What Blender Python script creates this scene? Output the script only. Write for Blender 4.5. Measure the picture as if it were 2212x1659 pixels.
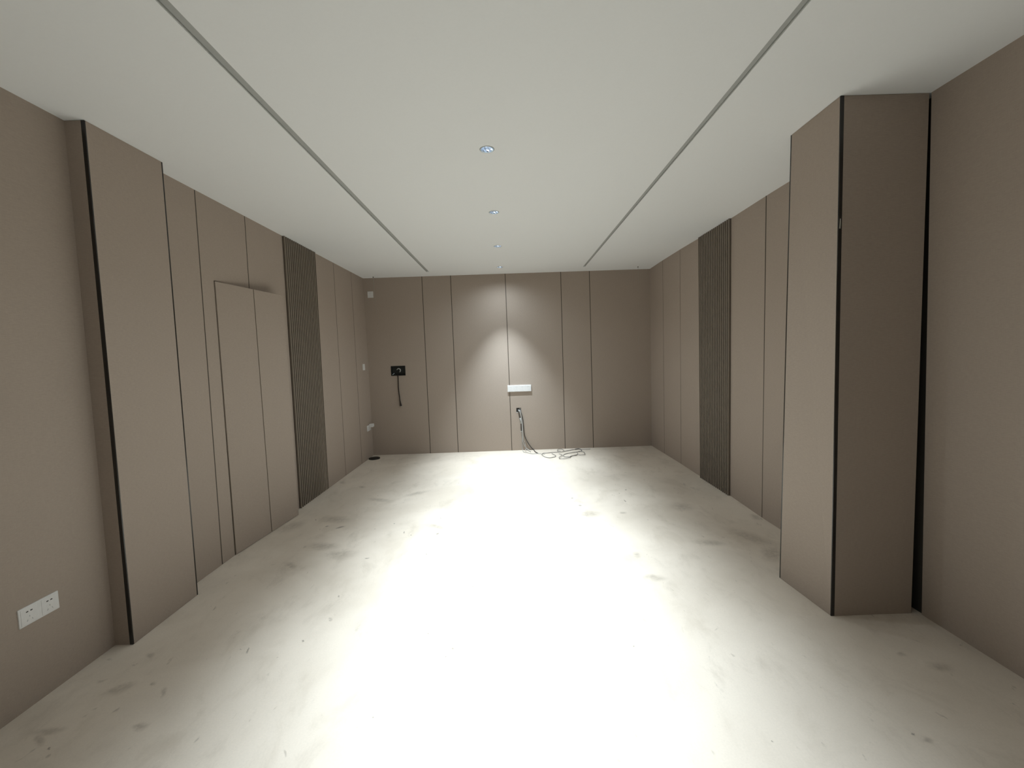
import bpy, bmesh, math, random
from mathutils import Vector, Matrix
random.seed(7)
for o in list(bpy.data.objects):
    bpy.data.objects.remove(o, do_unlink=True)
S = bpy.context.scene
COL = S.collection

# ---------------- camera, exposure, world, lamps ----------------
IMG_W = 2212.0
FOCAL_PX, PITCH, YAW, ROLL = 915.53, -0.067, 0.0031, -0.0337
cam_d = bpy.data.cameras.new('camera'); cam = bpy.data.objects.new('camera', cam_d); COL.objects.link(cam)
cam_d.sensor_fit = 'HORIZONTAL'; cam_d.sensor_width = 36.0; cam_d.lens = 36.0 * FOCAL_PX / IMG_W
cam_d.clip_start = 0.02; cam_d.clip_end = 60
fw = Vector((math.sin(YAW)*math.cos(PITCH), math.cos(YAW)*math.cos(PITCH), math.sin(PITCH)))
r0 = Vector((math.cos(YAW), -math.sin(YAW), 0)); u0 = r0.cross(fw)
rt = math.cos(ROLL)*r0 + math.sin(ROLL)*u0; up = -math.sin(ROLL)*r0 + math.cos(ROLL)*u0
m = Matrix((rt, up, -fw)).transposed().to_4x4(); m.translation = Vector((0, 0, 1.5))
cam.matrix_world = m
S.camera = cam
S.view_settings.view_transform = 'Standard'; S.view_settings.look = 'None'
S.view_settings.gamma = 1.0; S.view_settings.use_curve_mapping = False
S.view_settings.exposure = 0.0
w = bpy.data.worlds.new('dark_surroundings'); S.world = w; w.use_nodes = True
w.node_tree.nodes['Background'].inputs[0].default_value = (0.02, 0.02, 0.02, 1)
w.node_tree.nodes['Background'].inputs[1].default_value = 0.0

HC = 2.761           # ceiling height
YF = 6.629           # far wall
YB = -2.6            # wall behind the camera
# downlights down the middle of the ceiling: y, beam watts, spill watts, tilt in degrees
LAMP_X = -0.096
LAMPS = [(6.13, 395, 25, 0), (4.98, 270, 22, 0), (3.82, 385, 21, 0), (2.68, 490, 20, 0), (1.53, 310, 8, 0), (0.38, 270, 5, 0), (-0.77, 40, 1.0, 0), (-1.92, 30, 1, 0)]
LAMP_COLOR = (0.79, 0.915, 1.0)
BEAM_DEG, BEAM_BLEND = 64, 1.0
FLOOD_DEG = 68
SPILL_DEG = 158
LENS_GLOW = 16.0
#LAMPHOOK
# marks on the floor as (x, y, half length, half width, angle); cable runs as points in metres
dark_b = [(0.147, 6.617, 0.603), (0.172, 6.617, 0.501), (0.177, 6.617, 0.411), (0.182, 6.617, 0.304), (0.198, 6.617, 0.218), (0.237, 6.617, 0.126), (0.293, 6.617, 0.038), (0.324, 6.617, 0.005), (0.345, 6.444, 0.004), (0.377, 6.349, 0.004)]
sleeve_a = [(0.11, 6.617, 0.615), (0.119, 6.617, 0.546), (0.13, 6.617, 0.487), (0.141, 6.617, 0.428), (0.139, 6.617, 0.354), (0.145, 6.617, 0.305)]
thin_a = [(0.142, 6.617, 0.3), (0.152, 6.617, 0.198), (0.151, 6.617, 0.091), (0.156, 6.6, 0.004), (0.165, 6.482, 0.004), (0.23, 6.405, 0.004), (0.293, 6.34, 0.004), (0.379, 6.338, 0.004), (0.476, 6.28, 0.004)]
white_c = [(0.121, 6.617, 0.625), (0.14, 6.617, 0.572), (0.153, 6.617, 0.465), (0.163, 6.617, 0.278), (0.164, 6.617, 0.145), (0.188, 6.617, 0.069), (0.228, 6.617, 0.014), (0.247, 6.563, 0.004), (0.272, 6.443, 0.004)]
white_d = [(0.137, 6.617, 0.619), (0.163, 6.617, 0.438), (0.171, 6.617, 0.198), (0.19, 6.617, 0.133), (0.198, 6.617, 0.063), (0.218, 6.617, 0.019), (0.193, 6.524, 0.004), (0.24, 6.403, 0.004)]
coil1 = [(0.585, 6.31, 0.004), (0.624, 6.183, 0.004), (0.623, 6.134, 0.004), (0.6, 6.089, 0.004), (0.532, 6.051, 0.004), (0.472, 6.098, 0.004), (0.432, 6.231, 0.004), (0.437, 6.291, 0.004), (0.46, 6.349, 0.004), (0.522, 6.35, 0.004), (0.602, 6.38, 0.004), (0.679, 6.389, 0.004), (0.753, 6.399, 0.004), (0.821, 6.442, 0.004), (0.912, 6.504, 0.004), (0.99, 6.536, 0.004), (1.04, 6.54, 0.004), (1.063, 6.47, 0.004), (1.051, 6.428, 0.004), (1.014, 6.381, 0.004), (0.909, 6.323, 0.004), (0.808, 6.276, 0.004), (0.752, 6.204, 0.004), (0.738, 6.147, 0.004), (0.738, 6.098, 0.004), (0.758, 6.076, 0.004), (0.825, 6.066, 0.004), (0.855, 6.11, 0.004), (0.881, 6.135, 0.004), (0.931, 6.158, 0.004), (0.962, 6.233, 0.004), (0.97, 6.314, 0.004)]
coil2 = [(0.686, 6.244, 0.004), (0.717, 6.189, 0.004), (0.719, 6.13, 0.004), (0.679, 6.059, 0.004), (0.66, 6.014, 0.004), (0.667, 5.958, 0.004), (0.704, 5.934, 0.004), (0.775, 5.961, 0.004), (0.818, 6.01, 0.004), (0.834, 6.065, 0.004), (0.928, 6.138, 0.004), (0.954, 6.154, 0.004), (0.99, 6.12, 0.004), (1.05, 6.15, 0.004), (1.069, 6.258, 0.004), (1.054, 6.332, 0.004), (1.001, 6.361, 0.004)]
coil3 = [(0.788, 6.447, 0.004), (0.765, 6.538, 0.004), (0.732, 6.554, 0.004), (0.706, 6.536, 0.004), (0.688, 6.484, 0.004), (0.688, 6.42, 0.004), (0.728, 6.396, 0.004)]
tail = [(0.968, 6.518, 0.004), (1.031, 6.541, 0.004), (1.067, 6.496, 0.004), (1.138, 6.48, 0.004), (1.201, 6.481, 0.004)]
STAINS = [(-1.371, 3.21, 0.1378, 0.0923, 2.98), (-1.674, 3.057, 0.0872, 0.0309, 2.37), (0.702, 3.867, 0.1118, 0.0897, -3.06), (1.004, 3.862, 0.0399, 0.0331, -2.77), (1.607, 3.961, 0.1278, 0.1199, 0.71), (1.857, 3.266, 0.2291, 0.1021, 2.07), (1.51, 3.193, 0.1304, 0.0675, 2.91), (1.869, 2.988, 0.1745, 0.0833, 0.93), (2.128, 3.657, 0.0791, 0.0434, 1.31), (1.937, 1.856, 0.0568, 0.0417, -3.1), (1.84, 1.944, 0.0259, 0.0146, 3.03), (-2.051, 3.816, 0.1597, 0.101, -1.75), (-1.71, 3.951, 0.1928, 0.0948, 2.86), (-1.81, 4.96, 0.0662, 0.0411, 2.35), (-2.128, 5.182, 0.0893, 0.0409, 2.1), (-1.888, 1.896, 0.0628, 0.0399, -2.69), (-1.925, 2.129, 0.0449, 0.0155, 2.42), (-1.751, 1.929, 0.0261, 0.0104, 2.5), (-1.656, 1.866, 0.0378, 0.0125, 2.38), (-2.022, 1.962, 0.0226, 0.0119, -2.91), (-1.977, 1.679, 0.076, 0.026, -3.06), (-1.597, 1.685, 0.0372, 0.0263, 2.95), (0.912, 2.711, 0.0868, 0.0417, 2.94), (0.888, 3.04, 0.0476, 0.0303, 1.5), (-0.275, 2.369, 0.0736, 0.0281, 1.52), (0.321, 2.117, 0.0592, 0.0251, 2.96), (-0.695, 3.688, 0.131, 0.0495, 2.58), (-1.45, 4.469, 0.1784, 0.0614, 2.72), (-1.091, 4.646, 0.1621, 0.0627, -2.52), (0.47, 2.729, 0.0351, 0.0182, 1.35), (-1.567, 3.37, 0.1624, 0.0711, 2.93), (1.527, 1.495, 0.0191, 0.0141, -3.08), (-1.978, 1.636, 0.0623, 0.0168, 2.39), (-1.902, 3.957, 0.0333, 0.0117, 2.08), (-0.346, 2.096, 0.0165, 0.01, 1.63), (-0.373, 2.037, 0.0123, 0.0094, -2.08), (-1.888, 1.598, 0.0141, 0.0065, 2.47), (-1.169, 2.197, 0.018, 0.0106, 2.14), (-0.692, 3.167, 0.0171, 0.0128, 2.28), (1.498, 1.524, 0.0117, 0.007, 0.63), (0.951, 1.515, 0.0074, 0.0054, 0.68), (0.581, 2.068, 0.0113, 0.0085, 1.42), (1.112, 4.18, 0.0646, 0.0132, 1.64), (-0.291, 2.682, 0.017, 0.0119, 1.81), (-1.109, 3.797, 0.0233, 0.012, 1.98), (-1.724, 3.787, 0.0308, 0.024, -2.81), (-1.43, 2.138, 0.0474, 0.0102, 1.91), (-1.146, 2.623, 0.0289, 0.0082, 2.0), (1.215, 4.523, 0.0322, 0.0193, 1.21), (0.599, 4.316, 0.0285, 0.0238, 1.32), (0.644, 4.094, 0.0369, 0.0251, 2.66), (0.263, 2.54, 0.0102, 0.0086, 1.32), (-1.136, 3.132, 0.033, 0.0161, -2.84), (-1.588, 3.755, 0.0798, 0.0341, -2.43), (-0.969, 3.592, 0.0492, 0.0119, 1.79), (-0.894, 3.529, 0.02, 0.0112, 1.96), (-0.7, 3.893, 0.0236, 0.0127, 1.84), (-0.67, 3.538, 0.0388, 0.0235, -2.04), (-0.628, 1.69, 0.0078, 0.0052, 2.24), (-0.497, 2.221, 0.0125, 0.0094, 2.16), (-1.475, 2.151, 0.0103, 0.0052, 2.52)]

# ---------------- helpers ----------------
def tag(o, label=None, cat=None, group=None, kind=None):
    if label: o['label'] = label
    if cat: o['category'] = cat
    if group: o['group'] = group
    if kind: o['kind'] = kind
    return o

def empty(name, loc=(0, 0, 0), rz=0.0):
    o = bpy.data.objects.new(name, None); COL.objects.link(o)
    o.location = loc; o.rotation_euler = (0, 0, rz); o.empty_display_size = 0.05
    return o

def obj(name, bm, mat, parent=None, smooth=False, bevel=0.0):
    bmesh.ops.recalc_face_normals(bm, faces=bm.faces)
    me = bpy.data.meshes.new(name); bm.to_mesh(me); bm.free()
    me.materials.append(mat)
    if smooth:
        for p in me.polygons: p.use_smooth = True
    o = bpy.data.objects.new(name, me); COL.objects.link(o)
    if parent is not None: o.parent = parent
    if bevel > 0:
        b = o.modifiers.new('bevel', 'BEVEL'); b.width = bevel; b.segments = 2; b.limit_method = 'ANGLE'
    return o

def add_prism(bm, bot, top, z0, z1):
    n = len(bot)
    vb = [bm.verts.new((x, y, z0)) for x, y in bot]
    vt = [bm.verts.new((x, y, z1)) for x, y in top]
    bm.faces.new(vb); bm.faces.new(vt)
    for i in range(n):
        bm.faces.new((vb[i], vb[(i+1) % n], vt[(i+1) % n], vt[i]))
    return bm

def add_box(bm, x0, x1, y0, y1, z0, z1):
    return add_prism(bm, [(x0, y0), (x1, y0), (x1, y1), (x0, y1)], [(x0, y0), (x1, y0), (x1, y1), (x0, y1)], z0, z1)

def box_obj(name, x0, x1, y0, y1, z0, z1, mat, parent=None, bevel=0.0):
    bm = bmesh.new(); add_box(bm, x0, x1, y0, y1, z0, z1)
    return obj(name, bm, mat, parent, bevel=bevel)

def add_lathe(bm, prof, n=40, cx=0, cy=0, close=False):
    rings = []
    for r, z in prof:
        if r < 1e-6: rings.append([bm.verts.new((cx, cy, z))])
        else: rings.append([bm.verts.new((cx + r*math.cos(2*math.pi*i/n), cy + r*math.sin(2*math.pi*i/n), z)) for i in range(n)])
    prs = list(zip(rings, rings[1:]))
    if close: prs.append((rings[-1], rings[0]))
    for a, b in prs:
        for i in range(n):
            j = (i+1) % n
            if len(a) == 1 and len(b) == 1: continue
            if len(a) == 1: bm.faces.new((a[0], b[i], b[j]))
            elif len(b) == 1: bm.faces.new((a[i], a[j], b[0]))
            else: bm.faces.new((a[i], a[j], b[j], b[i]))
    return bm

def smooth_path(pts, k=6):
    P = [Vector(p) for p in pts]; out = []
    for i in range(len(P)-1):
        p0 = P[max(i-1, 0)]; p1 = P[i]; p2 = P[i+1]; p3 = P[min(i+2, len(P)-1)]
        for s in range(k):
            t = s/k
            out.append(0.5*((2*p1) + (p2-p0)*t + (2*p0-5*p1+4*p2-p3)*t*t + (3*p1-p0-3*p2+p3)*t**3))
    out.append(P[-1]); return out

def add_tube(bm, pts, r, n=8, k=6):
    """swept tube; r is a number or a function of 0..1 along the path"""
    P = smooth_path(pts, k) if k else [Vector(p) for p in pts]
    rf = r if callable(r) else (lambda t: r)
    rings = []; nrm = None
    for i, p in enumerate(P):
        d = (P[min(i+1, len(P)-1)] - P[max(i-1, 0)])
        if d.length < 1e-7: d = Vector((0, 0, 1))
        d.normalize()
        if nrm is None:
            nrm = d.cross(Vector((0, 0, 1)))
            if nrm.length < .2: nrm = d.cross(Vector((0, 1, 0)))
        nrm = (nrm - d*nrm.dot(d)).normalized(); b = d.cross(nrm); rr = rf(i/(len(P)-1))
        rings.append([bm.verts.new(p + rr*(math.cos(2*math.pi*j/n)*nrm + math.sin(2*math.pi*j/n)*b)) for j in range(n)])
    for a, b in zip(rings, rings[1:]):
        for j in range(n): bm.faces.new((a[j], a[(j+1) % n], b[(j+1) % n], b[j]))
    bm.faces.new(rings[0]); bm.faces.new(rings[-1])
    return bm

def copy_tree(o, parent=None):
    c = o.copy(); COL.objects.link(c)
    if parent is not None: c.parent = parent
    for ch in [x for x in bpy.data.objects if x.parent == o]: copy_tree(ch, c)
    return c

# ---------------- materials ----------------
def new_mat(name):
    m = bpy.data.materials.new(name); m.use_nodes = True
    nt = m.node_tree; return m, nt, nt.nodes['Principled BSDF']

def plain(name, col, rough=0.5, metal=0.0, spec=0.5):
    m, nt, b = new_mat(name)
    b.inputs['Base Color'].default_value = (*col, 1); b.inputs['Roughness'].default_value = rough
    b.inputs['Metallic'].default_value = metal; b.inputs['Specular IOR Level'].default_value = spec
    n = nt.nodes.new('ShaderNodeTexNoise'); n.inputs['Scale'].default_value = 60
    tc = nt.nodes.new('ShaderNodeTexCoord'); nt.links.new(tc.outputs['Object'], n.inputs['Vector'])
    mx = nt.nodes.new('ShaderNodeMix'); mx.data_type = 'RGBA'
    mx.inputs['A'].default_value = (*[c*0.94 for c in col], 1); mx.inputs['B'].default_value = (*[min(1, c*1.06) for c in col], 1)
    nt.links.new(n.outputs['Fac'], mx.inputs['Factor']); nt.links.new(mx.outputs['Result'], b.inputs['Base Color'])
    return m

def fabric(name, col, amp=0.07, rough=0.75):
    """taupe panel board with a fine linen weave"""
    m, nt, b = new_mat(name); L = nt.links.new; N = nt.nodes.new
    tc = N('ShaderNodeTexCoord')
    def noise(sc, scale, det=2):
        mp = N('ShaderNodeMapping'); mp.inputs['Scale'].default_value = sc; L(tc.outputs['Object'], mp.inputs['Vector'])
        n = N('ShaderNodeTexNoise'); n.inputs['Scale'].default_value = scale; n.inputs['Detail'].default_value = det
        L(mp.outputs[0], n.inputs['Vector']); return n.outputs['Fac']
    a = noise((0.12, 0.12, 1), 420); c = noise((1, 1, 0.1), 420); d = noise((1, 1, 1), 1.3, 3)
    def math_(op, x, y):
        n = N('ShaderNodeMath'); n.operation = op
        for i, v in enumerate((x, y)):
            if isinstance(v, (int, float)): n.inputs[i].default_value = v
            else: L(v, n.inputs[i])
        return n.outputs[0]
    s = math_('ADD', math_('MULTIPLY', math_('SUBTRACT', a, .5), amp*3.2), math_('MULTIPLY', math_('SUBTRACT', c, .5), amp*1.6))
    s = math_('ADD', s, math_('MULTIPLY', math_('SUBTRACT', d, .5), amp*1.0))
    s = math_('ADD', s, 1.0)
    vm = N('ShaderNodeVectorMath'); vm.operation = 'SCALE'; vm.inputs[0].default_value = col; L(s, vm.inputs['Scale'])
    L(vm.outputs[0], b.inputs['Base Color'])
    b.inputs['Roughness'].default_value = rough; b.inputs['Specular IOR Level'].default_value = 0.3
    bp = N('ShaderNodeBump'); bp.inputs['Strength'].default_value = 0.12; bp.inputs['Distance'].default_value = 0.0006
    L(a, bp.inputs['Height']); L(bp.outputs[0], b.inputs['Normal'])
    return m

PANEL_C = (0.415, 0.345, 0.288)
M_panel = fabric('taupe_linen_panel', PANEL_C)
M_slat = fabric('dark_taupe_slats', (0.245, 0.205, 0.165), amp=0.05)
M_groove = plain('bronze_groove', (0.055, 0.042, 0.029), 0.5)
M_groove2 = plain('dark_brown_backing', (0.085, 0.067, 0.05), 0.7)
M_back = plain('dark_backing', (0.05, 0.042, 0.035), 0.9)
M_black = plain('black_corner_trim', (0.012, 0.010, 0.008), 0.25)
M_white = plain('white_plastic', (0.80, 0.79, 0.775), 0.35)
M_slot = plain('dark_slot', (0.03, 0.028, 0.025), 0.6)
M_faint = plain('shutter_grey', (0.50, 0.50, 0.49), 0.5)
M_blackbox = plain('black_plastic', (0.008, 0.010, 0.009), 0.35)
M_blackin = plain('black_box_inside', (0.006, 0.008, 0.007), 0.6)
M_grey = plain('grey_sheath', (0.22, 0.21, 0.195), 0.5)
M_lgrey = plain('light_grey_cable', (0.42, 0.42, 0.40), 0.45)
M_dark = plain('dark_sheath', (0.07, 0.062, 0.055), 0.5)
M_brownk = plain('dark_brown_tape', (0.022, 0.014, 0.009), 0.6)
M_wcable = plain('white_cable', (0.52, 0.51, 0.49), 0.4)
M_steel = plain('galvanised_box', (0.16, 0.15, 0.14), 0.5, 0.3)
M_blue = plain('pale_blue_connector', (0.38, 0.45, 0.50), 0.4)
M_channel = plain('grey_channel', (0.44, 0.445, 0.425), 0.6)
M_ring = plain('silver_grey_trim', (0.42, 0.44, 0.43), 0.35)
M_cap = plain('dark_cap', (0.012, 0.009, 0.006), 0.5)
M_strap = plain('pale_thread', (0.40, 0.37, 0.32), 0.6)
M_inside = plain('dark_behind_door', (0.03, 0.028, 0.025), 0.9)  # near-black colour standing in for the unlit space behind the door leaf

# reflector of the downlights: faceted polished metal
M_refl, nt, b = new_mat('polished_reflector')
b.inputs['Metallic'].default_value = 0.8; b.inputs['Roughness'].default_value = 0.2
b.inputs['Base Color'].default_value = (0.62, 0.70, 0.80, 1)
M_lens, nt, b = new_mat('lit_lens')
b.inputs['Base Color'].default_value = (0.5, 0.5, 0.5, 1)
b.inputs['Emission Color'].default_value = (0.85, 0.93, 1.0, 1); b.inputs['Emission Strength'].default_value = LENS_GLOW

def ceiling_mat():
    m, nt, b = new_mat('ceiling_paint'); L = nt.links.new; N = nt.nodes.new
    tc = N('ShaderNodeTexCoord')
    n = N('ShaderNodeTexNoise'); n.inputs['Scale'].default_value = 90; n.inputs['Detail'].default_value = 3
    L(tc.outputs['Object'], n.inputs['Vector'])
    mx = N('ShaderNodeMix'); mx.data_type = 'RGBA'
    mx.inputs['A'].default_value = (0.885, 0.895, 0.89, 1); mx.inputs['B'].default_value = (0.91, 0.92, 0.915, 1)
    L(n.outputs['Fac'], mx.inputs['Factor']); L(mx.outputs['Result'], b.inputs['Base Color'])
    b.inputs['Roughness'].default_value = 0.85; b.inputs['Specular IOR Level'].default_value = 0.2
    bp = N('ShaderNodeBump'); bp.inputs['Strength'].default_value = 0.1; bp.inputs['Distance'].default_value = 0.001
    L(n.outputs['Fac'], bp.inputs['Height']); L(bp.outputs[0], b.inputs['Normal'])
    return m
M_ceil = ceiling_mat()

def floor_mat():
    m, nt, b = new_mat('dusty_screed_floor'); L = nt.links.new; N = nt.nodes.new
    geo = N('ShaderNodeTexCoord')
    def math_(op, x, y, clamp=False):
        n = N('ShaderNodeMath'); n.operation = op; n.use_clamp = clamp
        for i, v in enumerate((x, y)):
            if isinstance(v, (int, float)): n.inputs[i].default_value = v
            else: L(v, n.inputs[i])
        return n.outputs[0]
    def noise(scale, det=4, rough=.55, sc=(1, 1, 1), rot=0, dist=0):
        mp = N('ShaderNodeMapping'); mp.inputs['Scale'].default_value = sc; mp.inputs['Rotation'].default_value = (0, 0, rot)
        L(geo.outputs['Object'], mp.inputs['Vector'])
        n = N('ShaderNodeTexNoise'); n.inputs['Scale'].default_value = scale; n.inputs['Detail'].default_value = det
        n.inputs['Roughness'].default_value = rough; n.inputs['Distortion'].default_value = dist
        L(mp.outputs[0], n.inputs['Vector']); return n
    def ramp(v, a, bb, lo=0.0, hi=1.0):
        n = N('ShaderNodeMapRange'); n.interpolation_type = 'SMOOTHSTEP'
        n.inputs['From Min'].default_value = a; n.inputs['From Max'].default_value = bb
        n.inputs['To Min'].default_value = lo; n.inputs['To Max'].default_value = hi
        L(v, n.inputs['Value']); return n.outputs[0]
    # wobble the coordinate so that the stains get ragged outlines
    wob = noise(14, 3); sub = N('ShaderNodeVectorMath'); sub.operation = 'SUBTRACT'; sub.inputs[1].default_value = (.5, .5, .5)
    L(wob.outputs['Color'], sub.inputs[0])
    sc = N('ShaderNodeVectorMath'); sc.operation = 'SCALE'; sc.inputs['Scale'].default_value = 0.06; L(sub.outputs[0], sc.inputs[0])
    ad = N('ShaderNodeVectorMath'); ad.operation = 'ADD'; L(geo.outputs['Object'], ad.inputs[0]); L(sc.outputs[0], ad.inputs[1])
    sc2 = N('ShaderNodeVectorMath'); sc2.operation = 'SCALE'; sc2.inputs['Scale'].default_value = 0.018
    wob2 = noise(70, 2); sub2 = N('ShaderNodeVectorMath'); sub2.operation = 'SUBTRACT'; sub2.inputs[1].default_value = (.5, .5, .5); L(wob2.outputs['Color'], sub2.inputs[0]); L(sub2.outputs[0], sc2.inputs[0])
    ad2 = N('ShaderNodeVectorMath'); ad2.operation = 'ADD'; L(geo.outputs['Object'], ad2.inputs[0]); L(sc2.outputs[0], ad2.inputs[1])
    soft = None; hard = None
    for i, (cx, cy, a, bb, ang) in enumerate(STAINS):
        mp = N('ShaderNodeMapping'); mp.vector_type = 'TEXTURE'
        mp.inputs['Location'].default_value = (cx, cy, 0); mp.inputs['Rotation'].default_value = (0, 0, ang)
        k_ = 1.0 if i < 33 else .68
        mp.inputs['Scale'].default_value = (a*k_, bb*k_, 1)
        L((ad if i < 33 else ad2).outputs[0], mp.inputs['Vector'])
        ln = N('ShaderNodeVectorMath'); ln.operation = 'LENGTH'; L(mp.outputs[0], ln.inputs[0])
        if i < 33:
            v = ramp(ln.outputs['Value'], 1.25, 0.1); soft = v if soft is None else math_('MAXIMUM', soft, v)
        else:
            v = ramp(ln.outputs['Value'], 1.0, 0.3); hard = v if hard is None else math_('MAXIMUM', hard, v)
    big = noise(0.9, 5, .6, dist=.4).outputs['Fac']; mid = noise(3.5, 5, .62, sc=(1, .6, 1), rot=.5, dist=.6).outputs['Fac']
    fine = noise(120, 2).outputs['Fac']; gr = noise(28, 4, .7).outputs['Fac']
    streak = noise(2.2, 6, .7, sc=(4.5, .7, 1), rot=-.7, dist=.8).outputs['Fac']
    dust = math_('ADD', ramp(big, .35, .72), math_('MULTIPLY', ramp(mid, .5, .75), .8), True)
    scr = math_('MULTIPLY', ramp(streak, .62, .72), ramp(gr, .45, .6))
    # colours: clean screed -> greyish brown grime
    mx = N('ShaderNodeMix'); mx.data_type = 'RGBA'
    mx.inputs['A'].default_value = (0.74, 0.655, 0.555, 1); mx.inputs['B'].default_value = (0.63, 0.55, 0.455, 1)
    L(dust, mx.inputs['Factor'])
    def mul(prev, fac, col, amt):
        f = math_('MULTIPLY', fac, amt)
        x = N('ShaderNodeMix'); x.data_type = 'RGBA'; x.inputs['B'].default_value = (*col, 1)
        L(f, x.inputs['Factor']); L(prev, x.inputs['A']); return x.outputs['Result']
    c = mx.outputs['Result']
    c = mul(c, scr, (0.30, 0.27, 0.23), .28)
    c = mul(c, math_('MULTIPLY', soft, ramp(gr, .3, .65, .45, 1)), (0.26, 0.215, 0.165), .5)
    c = mul(c, hard, (0.13, 0.11, 0.09), .6)
    patch = noise(5.5, 6, .68, sc=(1, .45, 1), rot=.9, dist=.35).outputs['Fac']
    c = mul(c, ramp(patch, .52, .78), (0.30, 0.25, 0.19), .27)
    fleck = noise(19, 3, .6, sc=(1, .5, 1), rot=-.4, dist=.5).outputs['Fac']
    c = mul(c, ramp(fleck, .66, .76), (0.24, 0.20, 0.16), .4)
    sp = math_('ADD', math_('MULTIPLY', math_('SUBTRACT', fine, .5), .12), 1.0)
    vm = N('ShaderNodeVectorMath'); vm.operation = 'SCALE'; L(c, vm.inputs[0]); L(sp, vm.inputs['Scale'])
    L(vm.outputs[0], b.inputs['Base Color'])
    b.inputs['Roughness'].default_value = 0.62; b.inputs['Specular IOR Level'].default_value = 0.25
    bp = N('ShaderNodeBump'); bp.inputs['Strength'].default_value = 0.15; bp.inputs['Distance'].default_value = 0.002
    L(gr, bp.inputs['Height']); L(bp.outputs[0], b.inputs['Normal'])
    return m
M_floor = floor_mat()

# ---------------- room shell ----------------
o = box_obj('floor', -2.6, 2.6, YB-.2, YF+.25, -0.1, 0.0, M_floor); tag(o, kind='structure')

SLOT_L = (-1.178, -1.136); SLOT_R = (1.114, 1.148); SLOT_Y = (-2.2, 6.31)
HOLE_R = 0.040
def make_ceiling():
    bm = bmesh.new(); z0, z1 = HC, HC+.12
    y0, y1 = YB-.2, YF+.25
    def quad(xa, xb, ya, yb, z=z0): bm.faces.new([bm.verts.new(p) for p in ((xa, ya, z), (xb, ya, z), (xb, yb, z), (xa, yb, z))])
    # fields left and right of the slots
    for xa, xb in ((-2.6, SLOT_L[0]), (SLOT_R[1], 2.6)): quad(xa, xb, y0, y1)
    for sl in (SLOT_L, SLOT_R):
        quad(sl[0], sl[1], y0, SLOT_Y[0]); quad(sl[0], sl[1], SLOT_Y[1], y1)
    # middle field with round lamp holes
    h = .12; xc = LAMP_X; ys = sorted(l[0] for l in LAMPS)
    quad(SLOT_L[1], xc-h, y0, y1); quad(xc+h, SLOT_R[0], y0, y1)
    cur = y0
    for yl in ys:
        quad(xc-h, xc+h, cur, yl-h); cur = yl+h
        n = 48; inner = []; outer = []
        for i in range(n):
            a = 2*math.pi*i/n; c, s = math.cos(a), math.sin(a); k = h/max(abs(c), abs(s))
            inner.append(bm.verts.new((xc+HOLE_R*c, yl+HOLE_R*s, z0))); outer.append(bm.verts.new((xc+k*c, yl+k*s, z0)))
        # corners: every 6th of 48 lands on 45 degrees, so the ring meets the square exactly
        for i in range(n): j = (i+1) % n; bm.faces.new((inner[i], inner[j], outer[j], outer[i]))
    quad(xc-h, xc+h, cur, y1)
    # slot sides (plaster edge) and upper skin
    for xa, xb in (SLOT_L, SLOT_R):
        d = .014
        for x in (xa, xb):
            bm.faces.new([bm.verts.new(p) for p in ((x, SLOT_Y[0], z0), (x, SLOT_Y[1], z0), (x, SLOT_Y[1], z0+d), (x, SLOT_Y[0], z0+d))])
        for y in SLOT_Y:
            bm.faces.new([bm.verts.new(p) for p in ((xa, y, z0), (xb, y, z0), (xb, y, z0+d), (xa, y, z0+d))])
    quad(-2.6, 2.6, y0, y1, z1)
    for a, b_, c, d in ((-2.6, -2.6, y0, y1), (2.6, 2.6, y0, y1)):
        bm.faces.new([bm.verts.new(p) for p in ((a, c, z0), (b_, d, z0), (b_, d, z1), (a, c, z1))])
    for y in (y0, y1):
        bm.faces.new([bm.verts.new(p) for p in ((-2.6, y, z0), (2.6, y, z0), (2.6, y, z1), (-2.6, y, z1))])
    return obj('ceiling', bm, M_ceil)
tag(make_ceiling(), kind='structure')

for (xa, xb), side in ((SLOT_L, 'left'), (SLOT_R, 'right')):
    t = empty('ceiling_channel', ((xa+xb)/2, 2.0, HC))
    tag(t, 'long grey recessed channel in the ceiling, to the %s of the downlights' % side, 'ceiling channel', 'recessed channels in the ceiling')
    x0, x1 = xa-(xa+xb)/2, xb-(xa+xb)/2
    bm = bmesh.new(); add_box(bm, x0, x1, SLOT_Y[0]-2, SLOT_Y[1]-2, .012, .02)
    obj('infill_strip', bm, M_channel, t)
    for s in (x0, x1-.002):
        bm = bmesh.new(); add_box(bm, s, s+.002, SLOT_Y[0]-2, SLOT_Y[1]-2, .004, .0119); obj('side_lip', bm, M_channel, t)

GAP = 0.0050   # half of the groove between two panels
TH = 0.028
def side_wall(name, sgn, xb, xt, seams_b, seams_t, z0=0.0, z1=HC, only=None):
    """panels between successive seams; seams as y at floor and at ceiling, xb / xt the panel face at those seams"""
    root = empty(name, (0, 0, 0)); tag(root, kind='structure')
    return root

def panel(root, b0, b1, t0, t1, out, z0=0.0, z1=HC, g0=GAP, g1=GAP, name='wall_panel'):
    """a board whose face runs b0->b1 at z0 and t0->t1 at z1; out = unit vector behind the face"""
    ob = Vector(out)
    def sh(p, q, g):
        d = (Vector(q)-Vector(p)).normalized(); return Vector(p)+d*g
    B0 = sh(b0, b1, g0); B1 = sh(b1, b0, g1); T0 = sh(t0, t1, g0); T1 = sh(t1, t0, g1)
    bm = bmesh.new()
    add_prism(bm, [B0, B1, B1+ob*TH, B0+ob*TH], [T0, T1, T1+ob*TH, T0+ob*TH], z0, z1)
    return obj(name, bm, M_panel, root)

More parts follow.
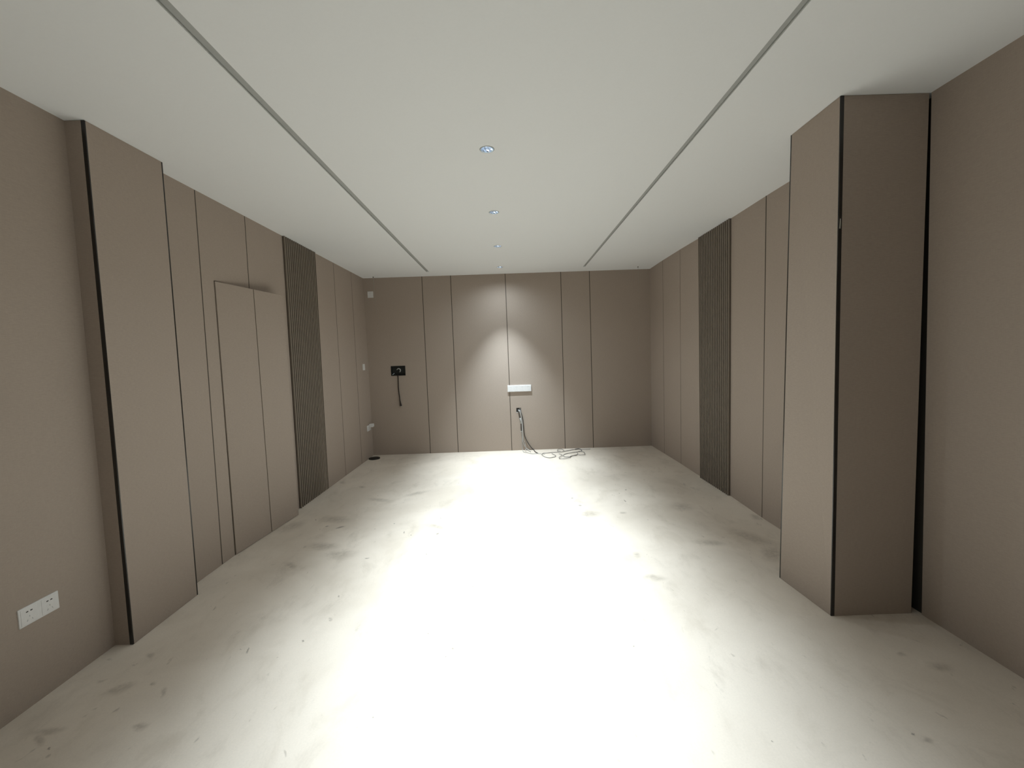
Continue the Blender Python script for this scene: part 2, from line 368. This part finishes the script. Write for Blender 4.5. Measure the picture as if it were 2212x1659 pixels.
def seam(root, b, t, out, along, z0=0.0, z1=HC, depth=0.0012):
    ob = Vector(out)*depth; a = Vector(along)*(GAP*1.0); o2 = Vector(out)*(TH-depth-.001)
    bm = bmesh.new(); B = Vector(b); T = Vector(t)
    add_prism(bm, [B-a+ob, B+a+ob, B+a+ob+o2, B-a+ob+o2], [T-a+ob, T+a+ob, T+a+ob+o2, T-a+ob+o2], z0, z1)
    return obj('groove_strip', bm, M_groove, root)

# far wall ---------------------------------------------------------------
root = empty('wall_back', (0, YF, 0)); tag(root, kind='structure'); root.location = (0, 0, 0)
box_obj('wall_core', -2.45, 2.45, YF+TH+.001, YF+.2, 0, HC, M_back, root)
bx = [(-2.24, -2.24), (-1.306, -1.313), (-0.866, -0.871), (-0.015, -0.029), (0.829, 0.828), (1.277, 1.271), (2.23, 2.23)]
HOLE = (0.074, 0.151, 0.609, 0.677)
BOX = (-1.862, -1.636, 1.246, 1.398)
def cut_panel(root, xb0, xb1, xt0, xt1, hole, g0, g1):
    """far wall panel with a rectangular opening, built of four boards in one mesh"""
    x0, x1, za, zb = hole; bm = bmesh.new()
    L = lambda z, a, b: a+(b-a)*z/HC
    def piece(la, lb, ra, rb, z0, z1):
        add_prism(bm, [(la, YF), (ra, YF), (ra, YF+TH), (la, YF+TH)], [(lb, YF), (rb, YF), (rb, YF+TH), (lb, YF+TH)], z0, z1)
    l = lambda z: L(z, xb0, xt0)+g0
    r = lambda z: L(z, xb1, xt1)-g1
    piece(l(0), l(za), r(0), r(za), 0, za); piece(l(zb), l(HC), r(zb), r(HC), zb, HC)
    piece(l(za), l(zb), x0, x0, za, zb); piece(x1, x1, r(za), r(zb), za, zb)
    return obj('wall_panel', bm, M_panel, root)
for i in range(6):
    (a, c), (b_, d) = bx[i], bx[i+1]
    g0 = 0 if i == 0 else GAP; g1 = 0 if i == 5 else GAP
    if i == 3: cut_panel(root, a, b_, c, d, HOLE, g0, g1)
    elif i == 0: cut_panel(root, a, b_, c, d, BOX, g0, g1)
    else: panel(root, (a, YF), (b_, YF), (c, YF), (d, YF), (0, 1), g0=g0, g1=g1)
    if i: seam(root, (a, YF), (c, YF), (0, 1), (1, 0))

# left wall ----------------------------------------------------------------
root = empty('wall_left', (0, 0, 0)); tag(root, kind='structure')
DOOR_Y = (3.265, 4.11); DOOR_Z = 2.14
bm = bmesh.new(); xw = -2.216-TH-.004
add_box(bm, xw-.15, xw, YB-.2, DOOR_Y[0], 0, HC); add_box(bm, xw-.15, xw, DOOR_Y[1], YF+.2, 0, HC)
add_box(bm, xw-.15, xw, DOOR_Y[0], DOOR_Y[1], DOOR_Z, HC)
obj('wall_core', bm, M_back, root)
bm = bmesh.new()
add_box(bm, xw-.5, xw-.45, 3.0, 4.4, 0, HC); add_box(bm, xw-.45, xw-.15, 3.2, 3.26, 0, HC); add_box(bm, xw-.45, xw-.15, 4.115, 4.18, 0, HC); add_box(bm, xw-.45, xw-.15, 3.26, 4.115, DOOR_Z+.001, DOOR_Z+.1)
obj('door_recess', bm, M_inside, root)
O = (-1, 0)
panel(root, (-2.215, YB), (-2.200, 2.235), (-2.212, YB), (-2.212, 2.24), O, g0=0, g1=0)
XBL = lambda y: -2.222 if y < 4.6 else -2.204
def lp(yb0, yb1, yt0, yt1, **k):
    return panel(root, (k.pop('xb0', XBL(yb0)), yb0), (k.pop('xb1', XBL(yb1)), yb1), (-2.217, yt0), (-2.217, yt1), O, **k)
lp(2.45, 3.115, 2.45, 3.134, g0=0)
bm = bmesh.new()   # panel beside and above the door
add_prism(bm, [(-2.222, 3.115+GAP), (-2.222, 3.262), (-2.222-TH, 3.262), (-2.222-TH, 3.115+GAP)], [(-2.2185, 3.1297+GAP), (-2.2185, 3.262), (-2.2185-TH, 3.262), (-2.2185-TH, 3.1297+GAP)], 0, 2.142)
add_prism(bm, [(-2.2185, 3.1297+GAP), (-2.2185, 3.702-GAP), (-2.2185-TH, 3.702-GAP), (-2.2185-TH, 3.1297+GAP)], [(-2.217, 3.134+GAP), (-2.217, 3.708-GAP), (-2.217-TH, 3.708-GAP), (-2.217-TH, 3.134+GAP)], 2.142, HC)
obj('wall_panel', bm, M_panel, root)
bm = bmesh.new()   # panel above and beyond the door
add_prism(bm, [(-2.2185, 3.702+GAP), (-2.2185, 4.30), (-2.2185-TH, 4.30), (-2.2185-TH, 3.702+GAP)], [(-2.217, 3.708+GAP), (-2.217, 4.32), (-2.217-TH, 4.32), (-2.217-TH, 3.708+GAP)], 2.142, HC)
add_prism(bm, [(-2.222, 4.115), (-2.222, 4.29), (-2.222-TH, 4.29), (-2.222-TH, 4.115)], [(-2.2185, 4.115), (-2.2185, 4.30), (-2.2185-TH, 4.30), (-2.2185-TH, 4.115)], 0, 2.142)
obj('wall_panel', bm, M_panel, root)
box_obj('groove_strip', -2.247, -2.2205, 3.2625, 3.2675, .001, 2.141, M_groove, root)  # dark strip painting in the shade of the gap at the hinge edge
seam(root, (-2.222, 3.115), (-2.217, 3.134), O, (0, 1)); seam(root, (-2.2185, 3.702), (-2.217, 3.708), O, (0, 1), z0=2.142)
lp(4.29, 4.94, 4.31, 4.97, g0=0, g1=0)
lp(4.94, 5.49, 4.97, 5.525, g0=0); seam(root, (-2.204, 5.49), (-2.217, 5.525), O, (0, 1))
lp(5.49, 6.095, 5.525, 6.13); seam(root, (-2.204, 6.095), (-2.217, 6.13), O, (0, 1))
lp(6.095, YF, 6.13, YF, g1=0)

# right wall ---------------------------------------------------------------
root = empty('wall_right', (0, 0, 0)); tag(root, kind='structure')
xw = 2.2+TH+.004
box_obj('wall_core', xw, xw+.15, YB-.2, YF+.2, 0, HC, M_back, root)
O = (1, 0)
panel(root, (2.212, YB), (2.222, 2.235), (2.186, YB), (2.186, 2.235), O, g0=0, g1=0)
def rp(yb0, yb1, yt0, yt1, xb0, xb1, xt0=2.19, xt1=2.19, **k):
    return panel(root, (xb0, yb0), (xb1, yb1), (xt0, yt0), (xt1, yt1), O, **k)
rp(2.45, 3.642, 2.45, 3.63, 2.176, 2.176, g0=0); seam(root, (2.176, 3.642), (2.187, 3.63), O, (0, 1))
rp(3.642, 4.23, 3.63, 4.215, 2.176, 2.20, xt1=2.20, g1=0)
rp(4.23, 4.85, 4.215, 4.885, 2.20, 2.20, xt0=2.2, xt1=2.2, g0=0, g1=0)
rp(4.85, 5.50, 4.885, 5.43, 2.205, 2.212, xt0=2.2, xt1=2.189, g0=0); seam(root, (2.212, 5.50), (2.189, 5.43), O, (0, 1))
rp(5.50, 6.09, 5.43, 6.04, 2.212, 2.208); seam(root, (2.208, 6.09), (2.19, 6.04), O, (0, 1))
rp(6.09, YF, 6.04, YF, 2.208, 2.203, xt1=2.205, g1=0)

o = box_obj('wall_front', -2.6, 2.6, YB-.2, YB, 0, HC, M_panel); tag(o, kind='structure')

# door leaf, hinged on its near edge and standing a little ajar -------------
door = empty('door_1', (-2.216, 3.268, 0)); tag(door, kind='structure')
hb, ht = Vector((-2.214, 3.268)), Vector((-2.212, 3.268))
fb, ft = Vector((-2.139, 4.105)), Vector((-2.118, 4.045))
off = Vector((-2.216, 3.268))
def leaf(f0, f1, g0, g1, name, mat=M_panel, th=.022, back=0.0):
    b0 = hb.lerp(fb, f0); b1 = hb.lerp(fb, f1); t0 = ht.lerp(ft, f0); t1 = ht.lerp(ft, f1)
    d = (b1-b0).normalized(); n = Vector((-d.y, d.x))
    b0 = b0+d*g0-off; t0 = t0+d*g0-off; b1 = b1-d*g1-off; t1 = t1-d*g1-off
    bm = bmesh.new()
    add_prism(bm, [b0+n*back, b1+n*back, b1+n*(back+th), b0+n*(back+th)], [t0+n*back, t1+n*back, t1+n*(back+th), t0+n*(back+th)], .004, DOOR_Z-.004)
    return obj(name, bm, mat, door)
SF = 0.515
leaf(0, SF, 0, GAP*.9, 'door_panel'); leaf(SF, 1, GAP*.9, 0, 'door_panel')
leaf(SF-.006, SF+.006, 0, 0, 'groove_strip', M_groove, .004, .005)
leaf(0, 1, 0, 0, 'door_core', M_back, .018, .0225)

# slatted panels --------------------------------------------------------------
def slat_panel(label, sgn, xb, xt, yb0, yb1, yt0, yt1, n=17):
    yc = (yb0+yb1)/2; t = empty('slatted_panel', (xb, yc, 0)); tag(t, label, 'slatted panel', 'slatted wall panels')
    def pr(name, dx0, dx1, fa, fb_, mat):
        bm = bmesh.new()
        ya, yb = yb0+(yb1-yb0)*fa-yc, yb0+(yb1-yb0)*fb_-yc; ta, tb = yt0+(yt1-yt0)*fa-yc, yt0+(yt1-yt0)*fb_-yc
        d = xt-xb
        add_prism(bm, [(sgn*dx0, ya), (sgn*dx0, yb), (sgn*dx1, yb), (sgn*dx1, ya)], [(sgn*dx0+d, ta), (sgn*dx0+d, tb), (sgn*dx1+d, tb), (sgn*dx1+d, ta)], .002, HC-.002)
        return bm
    obj('backing_board', pr('b', .0005, -.010, 0, 1, M_slat), M_groove2, t)
    bm = bmesh.new()
    W = (1.0)/n; 
    for i in range(n):
        f0 = i*W; f1 = f0+W*.42
        if i == n-1: pass
        ya, yb = yb0+(yb1-yb0)*f0-yc, yb0+(yb1-yb0)*f1-yc; ta, tb = yt0+(yt1-yt0)*f0-yc, yt0+(yt1-yt0)*f1-yc; d = xt-xb
        a, c = sgn*-.0102, sgn*-.023
        add_prism(bm, [(a, ya), (a, yb), (c, yb), (c, ya)], [(a+d, ta), (a+d, tb), (c+d, tb), (c+d, ta)], .002, HC-.002)
    ya = yb1-.006-yc; ta = yt1-.006-yc; d = xt-xb; a, c = sgn*-.0102, sgn*-.026
    add_prism(bm, [(a, ya), (a, ya+.006), (c, ya+.006), (c, ya)], [(a+d, ta), (a+d, ta+.006), (c+d, ta+.006), (c+d, ta)], .002, HC-.002)
    obj('slats', bm, M_slat, t)
slat_panel('dark brown vertical slatted panel on the left wall beyond the ajar door', -1, -2.223, -2.218, 4.292, 4.945, 4.305, 4.968)
slat_panel('dark brown vertical slatted panel on the right wall', 1, 2.201, 2.2005, 4.228, 4.86, 4.212, 4.88)

# pillars ----------------------------------------------------------------------
def pillar(label, sgn, nb, nt_, fb_, ft_, xwall):
    """nb/nt = near edge of the face at floor/ceiling (x, y); fb/ft = far edge"""
    t = empty('wall_pillar', (nb[0], nb[1], 0)); tag(t, label, 'pillar', 'panelled pillars on the side walls')
    o_ = Vector((nb[0], nb[1])); V = lambda p: Vector(p)-o_
    NB, NT, FB, FT = V(nb), V(nt_), V(fb_), V(ft_); W = xwall-o_.x
    top = HC-.0015; f = Vector((0, 1))
    tw = .018
    sx = Vector((sgn, 0))
    # board facing the room
    bm = bmesh.new(); a, b2, c, d = NB+f*.006, FB-f*.010, NT+f*.006, FT-f*.010
    add_prism(bm, [a, b2, b2+sx*.02, a+sx*.02], [c, d, d+sx*.02, c+sx*.02], .001, top); obj('side_panel', bm, M_panel, t)
    # board facing the camera
    bm = bmesh.new(); a, c = NB+sx*tw+f*.001, NT+sx*tw+f*.001
    e = Vector((W, NB.y+.001)); g = Vector((W, NT.y+.001))
    add_prism(bm, [a, e, e+f*.02, a+f*.02], [c, g, g+f*.02, c+f*.02], .001, top); obj('return_panel', bm, M_panel, t)
    # far return
    bm = bmesh.new(); a, c = FB+sx*.01-f*.001, FT+sx*.01-f*.001
    e = Vector((W, FB.y-.001)); g = Vector((W, FT.y-.001))
    add_prism(bm, [a, a-f*.02, e-f*.02, e], [c, c-f*.02, g-f*.02, g], .001, top); obj('return_panel', bm, M_panel, t)
    # black metal edge trims
    bm = bmesh.new()
    add_prism(bm, [NB, NB+sx*tw, NB+sx*tw+f*.006, NB+f*.006], [NT, NT+sx*tw, NT+sx*tw+f*.006, NT+f*.006], .001, top)
    obj('corner_trim', bm, M_black, t)
    bm = bmesh.new()
    add_prism(bm, [FB, FB-f*.010, FB-f*.010+sx*.010, FB+sx*.010], [FT, FT-f*.010, FT-f*.010+sx*.010, FT+sx*.010], .001, top)
    obj('corner_trim', bm, M_black, t)
    return t
pillar('shallow taupe pillar with black corner strip, on the left wall before the door', -1, (-2.101, 2.218), (-2.110, 2.238), (-2.104, 2.703), (-2.100, 2.710), -2.2115)
tp = pillar('deep taupe panelled pillar with a black corner strip, on the right wall', 1, (1.731, 2.248), (1.725, 2.236), (1.706, 2.660), (1.730, 2.628), 2.177)
bm = bmesh.new(); add_prism(bm, [(-.0035, -.0012), (.003, -.0012), (.004, -.0002), (-.003, -.0002)], [(-.001, -.0012), (.005, -.0012), (.004, -.0002), (0, -.0002)], 2.10, 2.15)
fl = obj('trim_fleck', bm, plain('pale_fleck', (.45, .44, .40), .5), tp); fl['label'] = 'pale fleck on the black strip'  # small pale sliver on the near face of the corner strip
fl.location = (.003, -.0085, 0)

# ---------------- downlights ----------------
def make_downlight():
    t = empty('recessed_downlight', (0, 0, 0))
    bm = bmesh.new(); add_lathe(bm, [(.0385, .0015), (.0385, -.0020), (.0425, -.0032), (.0455, -.0008), (.0455, -.0002)], close=True)
    obj('trim_ring', bm, M_ring, t, smooth=True)
    # faceted reflector cup
    bm = bmesh.new(); n = 16; prof = [(.0375, .0), (.034, .013), (.028, .026), (.0215, .036)]
    rings = [[bm.verts.new(((r*(1-.05*((i+k) % 2)))*math.cos(2*math.pi*(i+.5*(k % 2))/n), (r*(1-.05*((i+k) % 2)))*math.sin(2*math.pi*(i+.5*(k % 2))/n), z)) for i in range(n)] for k, (r, z) in enumerate(prof)]
    for a, b2 in zip(rings, rings[1:]):
        for i in range(n): bm.faces.new((a[i], a[(i+1) % n], b2[(i+1) % n], b2[i]))
    obj('reflector', bm, M_refl, t)
    bm = bmesh.new(); add_lathe(bm, [(0, .0345), (.012, .0348), (.0205, .0358)], n=32)
    obj('lens', bm, M_lens, t, smooth=True)
    bm = bmesh.new(); add_lathe(bm, [(.0385, .001), (.0385, .05), (0, .05)], n=32); obj('housing', bm, M_ring, t)
    return t
def light_in(t, watts, spill, tilt):
    """the lamp's own light: a tight beam from the lens and the wide spill of the cup"""
    bd, bb = (BEAM_DEG, BEAM_BLEND) if t.location.y > 6 else (FLOOD_DEG, 1.0)   # the last lamp is the tight wall washer
    for e, deg, blend, z in ((watts, bd, bb, .018), (spill, SPILL_DEG, 1.0, .0012)):
        if e <= 0: continue
        ld = bpy.data.lights.new('downlight_beam', 'SPOT'); ld.energy = e; ld.color = LAMP_COLOR
        ld.spot_size = math.radians(deg); ld.spot_blend = blend; ld.shadow_soft_size = 0.012
        lo = bpy.data.objects.new('downlight_beam', ld); COL.objects.link(lo); lo.parent = t
        lo.location = (0, 0, z); lo.rotation_euler = (math.radians(tilt if deg < 120 else 0), math.radians(-1.5 if deg < 120 else 0), 0)
place = ['farthest round recessed downlight, in the ceiling close to the back wall', 'second downlight from the back wall, in the middle row of the ceiling',
         'third downlight from the back wall, in the middle row of the ceiling', 'nearest visible round recessed downlight, with blue and white glints in its reflector']
proto = None
for i, (y, wt, spl, tilt) in enumerate(LAMPS):
    if proto is None: proto = make_downlight(); t = proto
    else: t = copy_tree(proto)
    t.location = (LAMP_X, y, HC)
    t.rotation_euler = (0, 0, .35*i)
    tag(t, place[i] if i < 4 else ['recessed downlight just out of view above the camera end of the row', 'recessed downlight nearly overhead of the camera', 'recessed downlight just behind the camera', 'rearmost recessed downlight, nearest the front wall'][i-4], 'downlight', 'downlights in a row along the ceiling')
dl = sorted([o for o in bpy.data.objects if o.name.startswith('recessed_downlight')], key=lambda o: -o.location.y)
for t, (y, wt, spl, tilt) in zip(dl, LAMPS):
    t.rotation_euler = (0, 0, 0); light_in(t, wt, spl, tilt)

# ---------------- sockets and switches ----------------
def add_slot(bm, cx, cz, w_, h_, ang=0, y=-.0004, d=.0006):
    c, s = math.cos(ang), math.sin(ang)
    pts = [(-w_/2, -h_/2), (w_/2, -h_/2), (w_/2, h_/2), (-w_/2, h_/2)]
    q = [(cx+x*c-z*s, cz+x*s+z*c) for x, z in pts]
    va = [bm.verts.new((x, y-d, z)) for x, z in q]; vb = [bm.verts.new((x, y+.0002, z)) for x, z in q]
    bm.faces.new(va); bm.faces.new(vb)
    for i in range(4): bm.faces.new((va[i], va[(i+1) % 4], vb[(i+1) % 4], vb[i]))
def wall_socket(name, label, cat, w_, h_, loc, rz, modules, th=.009, group=None, dark=True, switch=False):
    """plate stands on the plane y=0, facing -y"""
    t = empty(name, loc, rz); tag(t, label, cat, group)
    box_obj('plate', -w_/2, w_/2, -th, -.0003, -h_/2, h_/2, M_white, t, bevel=.0025)
    mw = w_/modules
    for k in range(modules):
        cx = -w_/2+mw*(k+.5)
        if switch:
            box_obj('rocker', cx-mw*.42, cx+mw*.42, -th-.002, -th, -h_*.42, h_*.42, M_white, t, bevel=.001); continue
        f = box_obj('socket_face', cx-mw*.40, cx+mw*.40, -th-.0012, -th+.0005, -h_*.42, h_*.42, M_white, t, bevel=.0008)
        bm = bmesh.new(); yy = -th-.0012
        add_slot(bm, cx-.0085, h_*.22, .0085, .0045, 0, yy); add_slot(bm, cx+.0085, h_*.22, .0085, .0045, 0, yy)
        o = obj('pin_holes', bm, M_slot if dark else M_faint, t)
        if dark: o['label'] = 'dark two-pin holes'
        bm = bmesh.new()
        add_slot(bm, cx, -.004*h_/.086, .0022, .007, 0, yy); add_slot(bm, cx-.010, -h_*.24, .0022, .008, -.5, yy); add_slot(bm, cx+.010, -h_*.24, .0022, .008, .5, yy)
        obj('pin_holes', bm, M_faint, t)
    return t
R90 = math.pi/2
# on the left wall the plate faces +x : rotate so that -y -> +x
wall_socket('wall_socket', 'white double power socket low on the near left wall', 'power socket', .167, .086, (-2.2075, 1.886, .410), R90, 2, group=None)
wall_socket('wall_socket', 'long white four-gang power socket on the back wall above the cable hole', 'power socket', .370, .103, (.134, YF, .9835), 0, 4, th=.018, dark=False)
wall_socket('wall_socket', 'small square white power socket high in the left corner of the back wall', 'power socket', .088, .098, (-2.115, YF, 2.5105), 0, 1, dark=False)
wall_socket('light_switch', 'small white switch plate at chest height at the far end of the left wall', 'light switch', .086, .094, (-2.2125, 6.41, 1.401), R90, 2, switch=True)
wall_socket('wall_socket', 'low white power socket in the back left corner with an adaptor plugged in', 'power socket', .165, .088, (-2.206, 6.47, .463), R90, 2, dark=False)
t = empty('plug_adaptor', (-2.1935, 6.50, .497)); tag(t, 'white plug adaptor sticking out of the low socket in the back left corner', 'plug adaptor')
box_obj('body', 0, .054, -.042, .03, -.022, .026, M_white, t, bevel=.004)
box_obj('face', .0542, .057, -.034, .022, -.016, .02, M_white, t, bevel=.001)

# ---------------- black box with a hanging cable ----------------
cx, cz = (BOX[0]+BOX[1])/2, (BOX[2]+BOX[3])/2; hw, hh = (BOX[1]-BOX[0])/2, (BOX[3]-BOX[2])/2
t = empty('junction_box', (cx, YF, cz)); tag(t, 'open black wall box with a grey cable loop inside, left side of back wall', 'junction box')
bm = bmesh.new(); w1 = .012
for a in ((-hw, hw, hh-w1, hh), (-hw, hw, -hh, -hh+w1), (-hw, -hw+w1, -hh+w1, hh-w1), (hw-w1, hw, -hh+w1, hh-w1)):
    add_box(bm, a[0]+.001, a[1]-.001, -.006, .024, a[2], a[3])
obj('rim', bm, M_blackbox, t, bevel=.002)
box_obj('back_plate', -hw+.002, hw-.002, .020, .026, -hh+.002, hh-.002, M_blackin, t)
bm = bmesh.new()
pts = [(.008+.030*math.cos(a), .004-.002*k, .004+.030*math.sin(a)) for k, a in enumerate([math.radians(x) for x in range(165, -75, -20)])]
add_tube(bm, pts, lambda s: .0035+.005*math.sin(math.pi*min(1, s*1.05)), 10, 4); o = obj('cable_loop', bm, M_lgrey, t, smooth=True); o['label'] = 'curled light grey cable'
bm = bmesh.new(); add_tube(bm, [(-.092, -.001, -.058), (-.078, -.002, -.048), (-.062, -.002, -.036)], .0055, 8, 2); o = obj('connector', bm, M_blue, t, smooth=True); o['label'] = 'pale blue connector'
t = empty('hanging_cable', (-1.754, YF-.012, 1.262)); tag(t, 'dark brown cable hanging down from the black wall box', 'cable')
bm = bmesh.new(); add_tube(bm, [(0, .0, .0), (.001, 0, -.10), (-.002, 0, -.21), (.006, 0, -.33), (.014, -.002, -.42), (.022, -.004, -.475), (.023, -.005, -.49)], lambda s: .0075+.013*max(0, (s-.62)/.38)**1.1, 10, 6)
obj('sheath', bm, M_brownk, t, smooth=True)
bm = bmesh.new(); add_tube(bm, [(.030, -.006, -.478), (.034, -.008, -.500)], .006, 8, 2); o = obj('cable_end', bm, M_lgrey, t, smooth=True); o['label'] = 'pale cut end'

# ---------------- cable hole and cables ----------------
t = empty('cable_outlet_box', ((HOLE[0]+HOLE[1])/2, YF, (HOLE[2]+HOLE[3])/2)); tag(t, 'small square outlet hole with cables coming out, below the long white socket', 'outlet box')
a = (HOLE[1]-HOLE[0])/2; c_ = (HOLE[3]-HOLE[2])/2
bm = bmesh.new()
add_box(bm, -a, a, .0, .026, c_-.003, c_); add_box(bm, -a, a, .0, .026, -c_, -c_+.003); add_box(bm, -a, -a+.003, .0, .026, -c_+.003, c_-.003); add_box(bm, a-.003, a, 0, .026, -c_+.003, c_-.003)
obj('box_sides', bm, M_steel, t)
box_obj('box_back', -a+.003, a-.003, .021, .026, -c_+.003, c_-.003, M_slot, t)
box_obj('lug', a-.030, a-.003, .004, .018, -c_+.010, c_-.004, M_steel, t)
box_obj('sill', -a, -a+.024, -.004, .0, -c_-.009, -c_, M_wcable, t)

def cable(name, label, pts, r, mat, cat='cable', lift=0.0, extra=None, group=None):
    P = [Vector(p) for p in pts]
    for p in P:
        if p.z < .02: p.z = (r if not callable(r) else .004)+.0012+lift
    o0 = P[0].copy(); t = empty(name, o0); tag(t, label, cat, group)
    bm = bmesh.new(); add_tube(bm, [p-o0 for p in P], r, 8, 6); obj('sheath', bm, mat, t, smooth=True)
    return t, o0
def inside(x, z): return (x, YF+.012, z)
cable('wall_cable', 'thick dark grey cable curving from the wall hole down to the floor', [inside(.137, .640)] + [(x, y-.006*(z > .02), z) for x, y, z in dark_b], .0068, M_dark)
t, o0 = cable('wall_cable', 'short dark sleeved cable hanging straight down below the wall hole', [inside(.098, .645)] + [(x, 6.619, z) for x, y, z in sleeve_a], .0078, M_dark)
bm = bmesh.new(); add_tube(bm, [Vector(sleeve_a[2])+Vector((0, -.002, .03))-o0, Vector(sleeve_a[3])+Vector((0, -.002, 0))-o0], .0092, 10, 2); o = obj('tape_wrap', bm, M_lgrey, t, smooth=True); o['label'] = 'light tape wrap'
bm = bmesh.new(); add_box(bm, -.014, .010, -.004, .004, -.008, .006)
o = obj('cable_clip', bm, M_lgrey, t); o.location = Vector((sleeve_a[-1][0], 6.615, sleeve_a[-1][2]))-o0
cable('wall_cable', 'thin light grey cable running down to the floor from the dark sleeved one', thin_a, .0036, M_lgrey, lift=.001)
cable('wall_cable', 'white cable hanging from the wall hole down to the floor', [inside(.110, .645)] + [(x, y-.006*(z > .02), z) for x, y, z in white_c], .0048, M_wcable, lift=.012)
cable('wall_cable', 'second, thinner white cable beside the white one below the wall hole', [inside(.118, .636)] + [(x, y-.014*(z > .02), z) for x, y, z in white_d], .0032, M_wcable, lift=.026)
cable('coiled_cable', 'longest thin grey cable lying in wide loops on the floor by the back wall', coil1, .0042, M_grey, group='loose cable loops on the floor')
cable('coiled_cable', 'thin grey cable snaking on the floor in front of the looped one', coil2, .0042, M_grey, lift=.009, group='loose cable loops on the floor')
cable('coiled_cable', 'small closed loop of thin grey cable on the floor nearest the back wall', coil3, .0040, M_grey, lift=.009, group='loose cable loops on the floor')
cable('coiled_cable', 'straight tail of thin grey cable at the right end of the floor loops', tail, .0042, M_grey, lift=.009, group='loose cable loops on the floor')

# ---------------- thin leads hanging from the ceiling ----------------
t = empty('hanging_lead', (-2.029, 6.53, HC)); tag(t, 'thin pale lead hanging from the ceiling in the back left corner', 'hanging lead', 'thin leads hanging from the ceiling')
bm = bmesh.new(); add_tube(bm, [(0, 0, .0), (.003, 0, -.19), (.010, 0, -.33), (.016, .01, -.49), (.012, .02, -.56), (.040, .03, -.60), (.036, .03, -.71), (.010, .03, -.80), (-.012, .03, -.87)], lambda s: .0042-.0028*min(1, s/.35), 8, 6)
obj('lead', bm, M_strap, t, smooth=True)
bm = bmesh.new(); add_lathe(bm, [(.009, 0), (.007, -.012), (.0045, -.014)], n=12); bmesh.ops.holes_fill(bm, edges=bm.edges); obj('grommet', bm, M_dark, t)
t = empty('hanging_lead', (1.958, 6.42, HC)); tag(t, 'faint thin lead hanging from the ceiling in the back right corner', 'hanging lead', 'thin leads hanging from the ceiling')
bm = bmesh.new(); add_tube(bm, [(0, 0, .0), (.004, 0, -.25), (.008, 0, -.44), (.005, .01, -.65), (.012, .01, -.85), (0, .02, -1.12), (.016, .02, -1.27)], .0014, 6, 6)
obj('lead', bm, M_strap, t, smooth=True)
bm = bmesh.new(); add_lathe(bm, [(.008, 0), (.006, -.012), (.002, -.014)], n=12); bmesh.ops.holes_fill(bm, edges=bm.edges); obj('grommet', bm, M_dark, t)

# ---------------- dark round cap on the floor ----------------
t = empty('floor_cap', (-2.115, 6.385, 0)); tag(t, 'flat round dark cap lying on the floor in the back left corner', 'cap')
bm = bmesh.new(); add_lathe(bm, [(0, .0005), (.080, .0005), (.084, .004), (.080, .016), (0, .017)], n=40); obj('disc', bm, M_cap, t, smooth=False)
bm = bmesh.new(); add_lathe(bm, [(.050, .0172), (.054, .020), (.058, .0172)], n=40, close=True); obj('raised_rim', bm, M_cap, t)
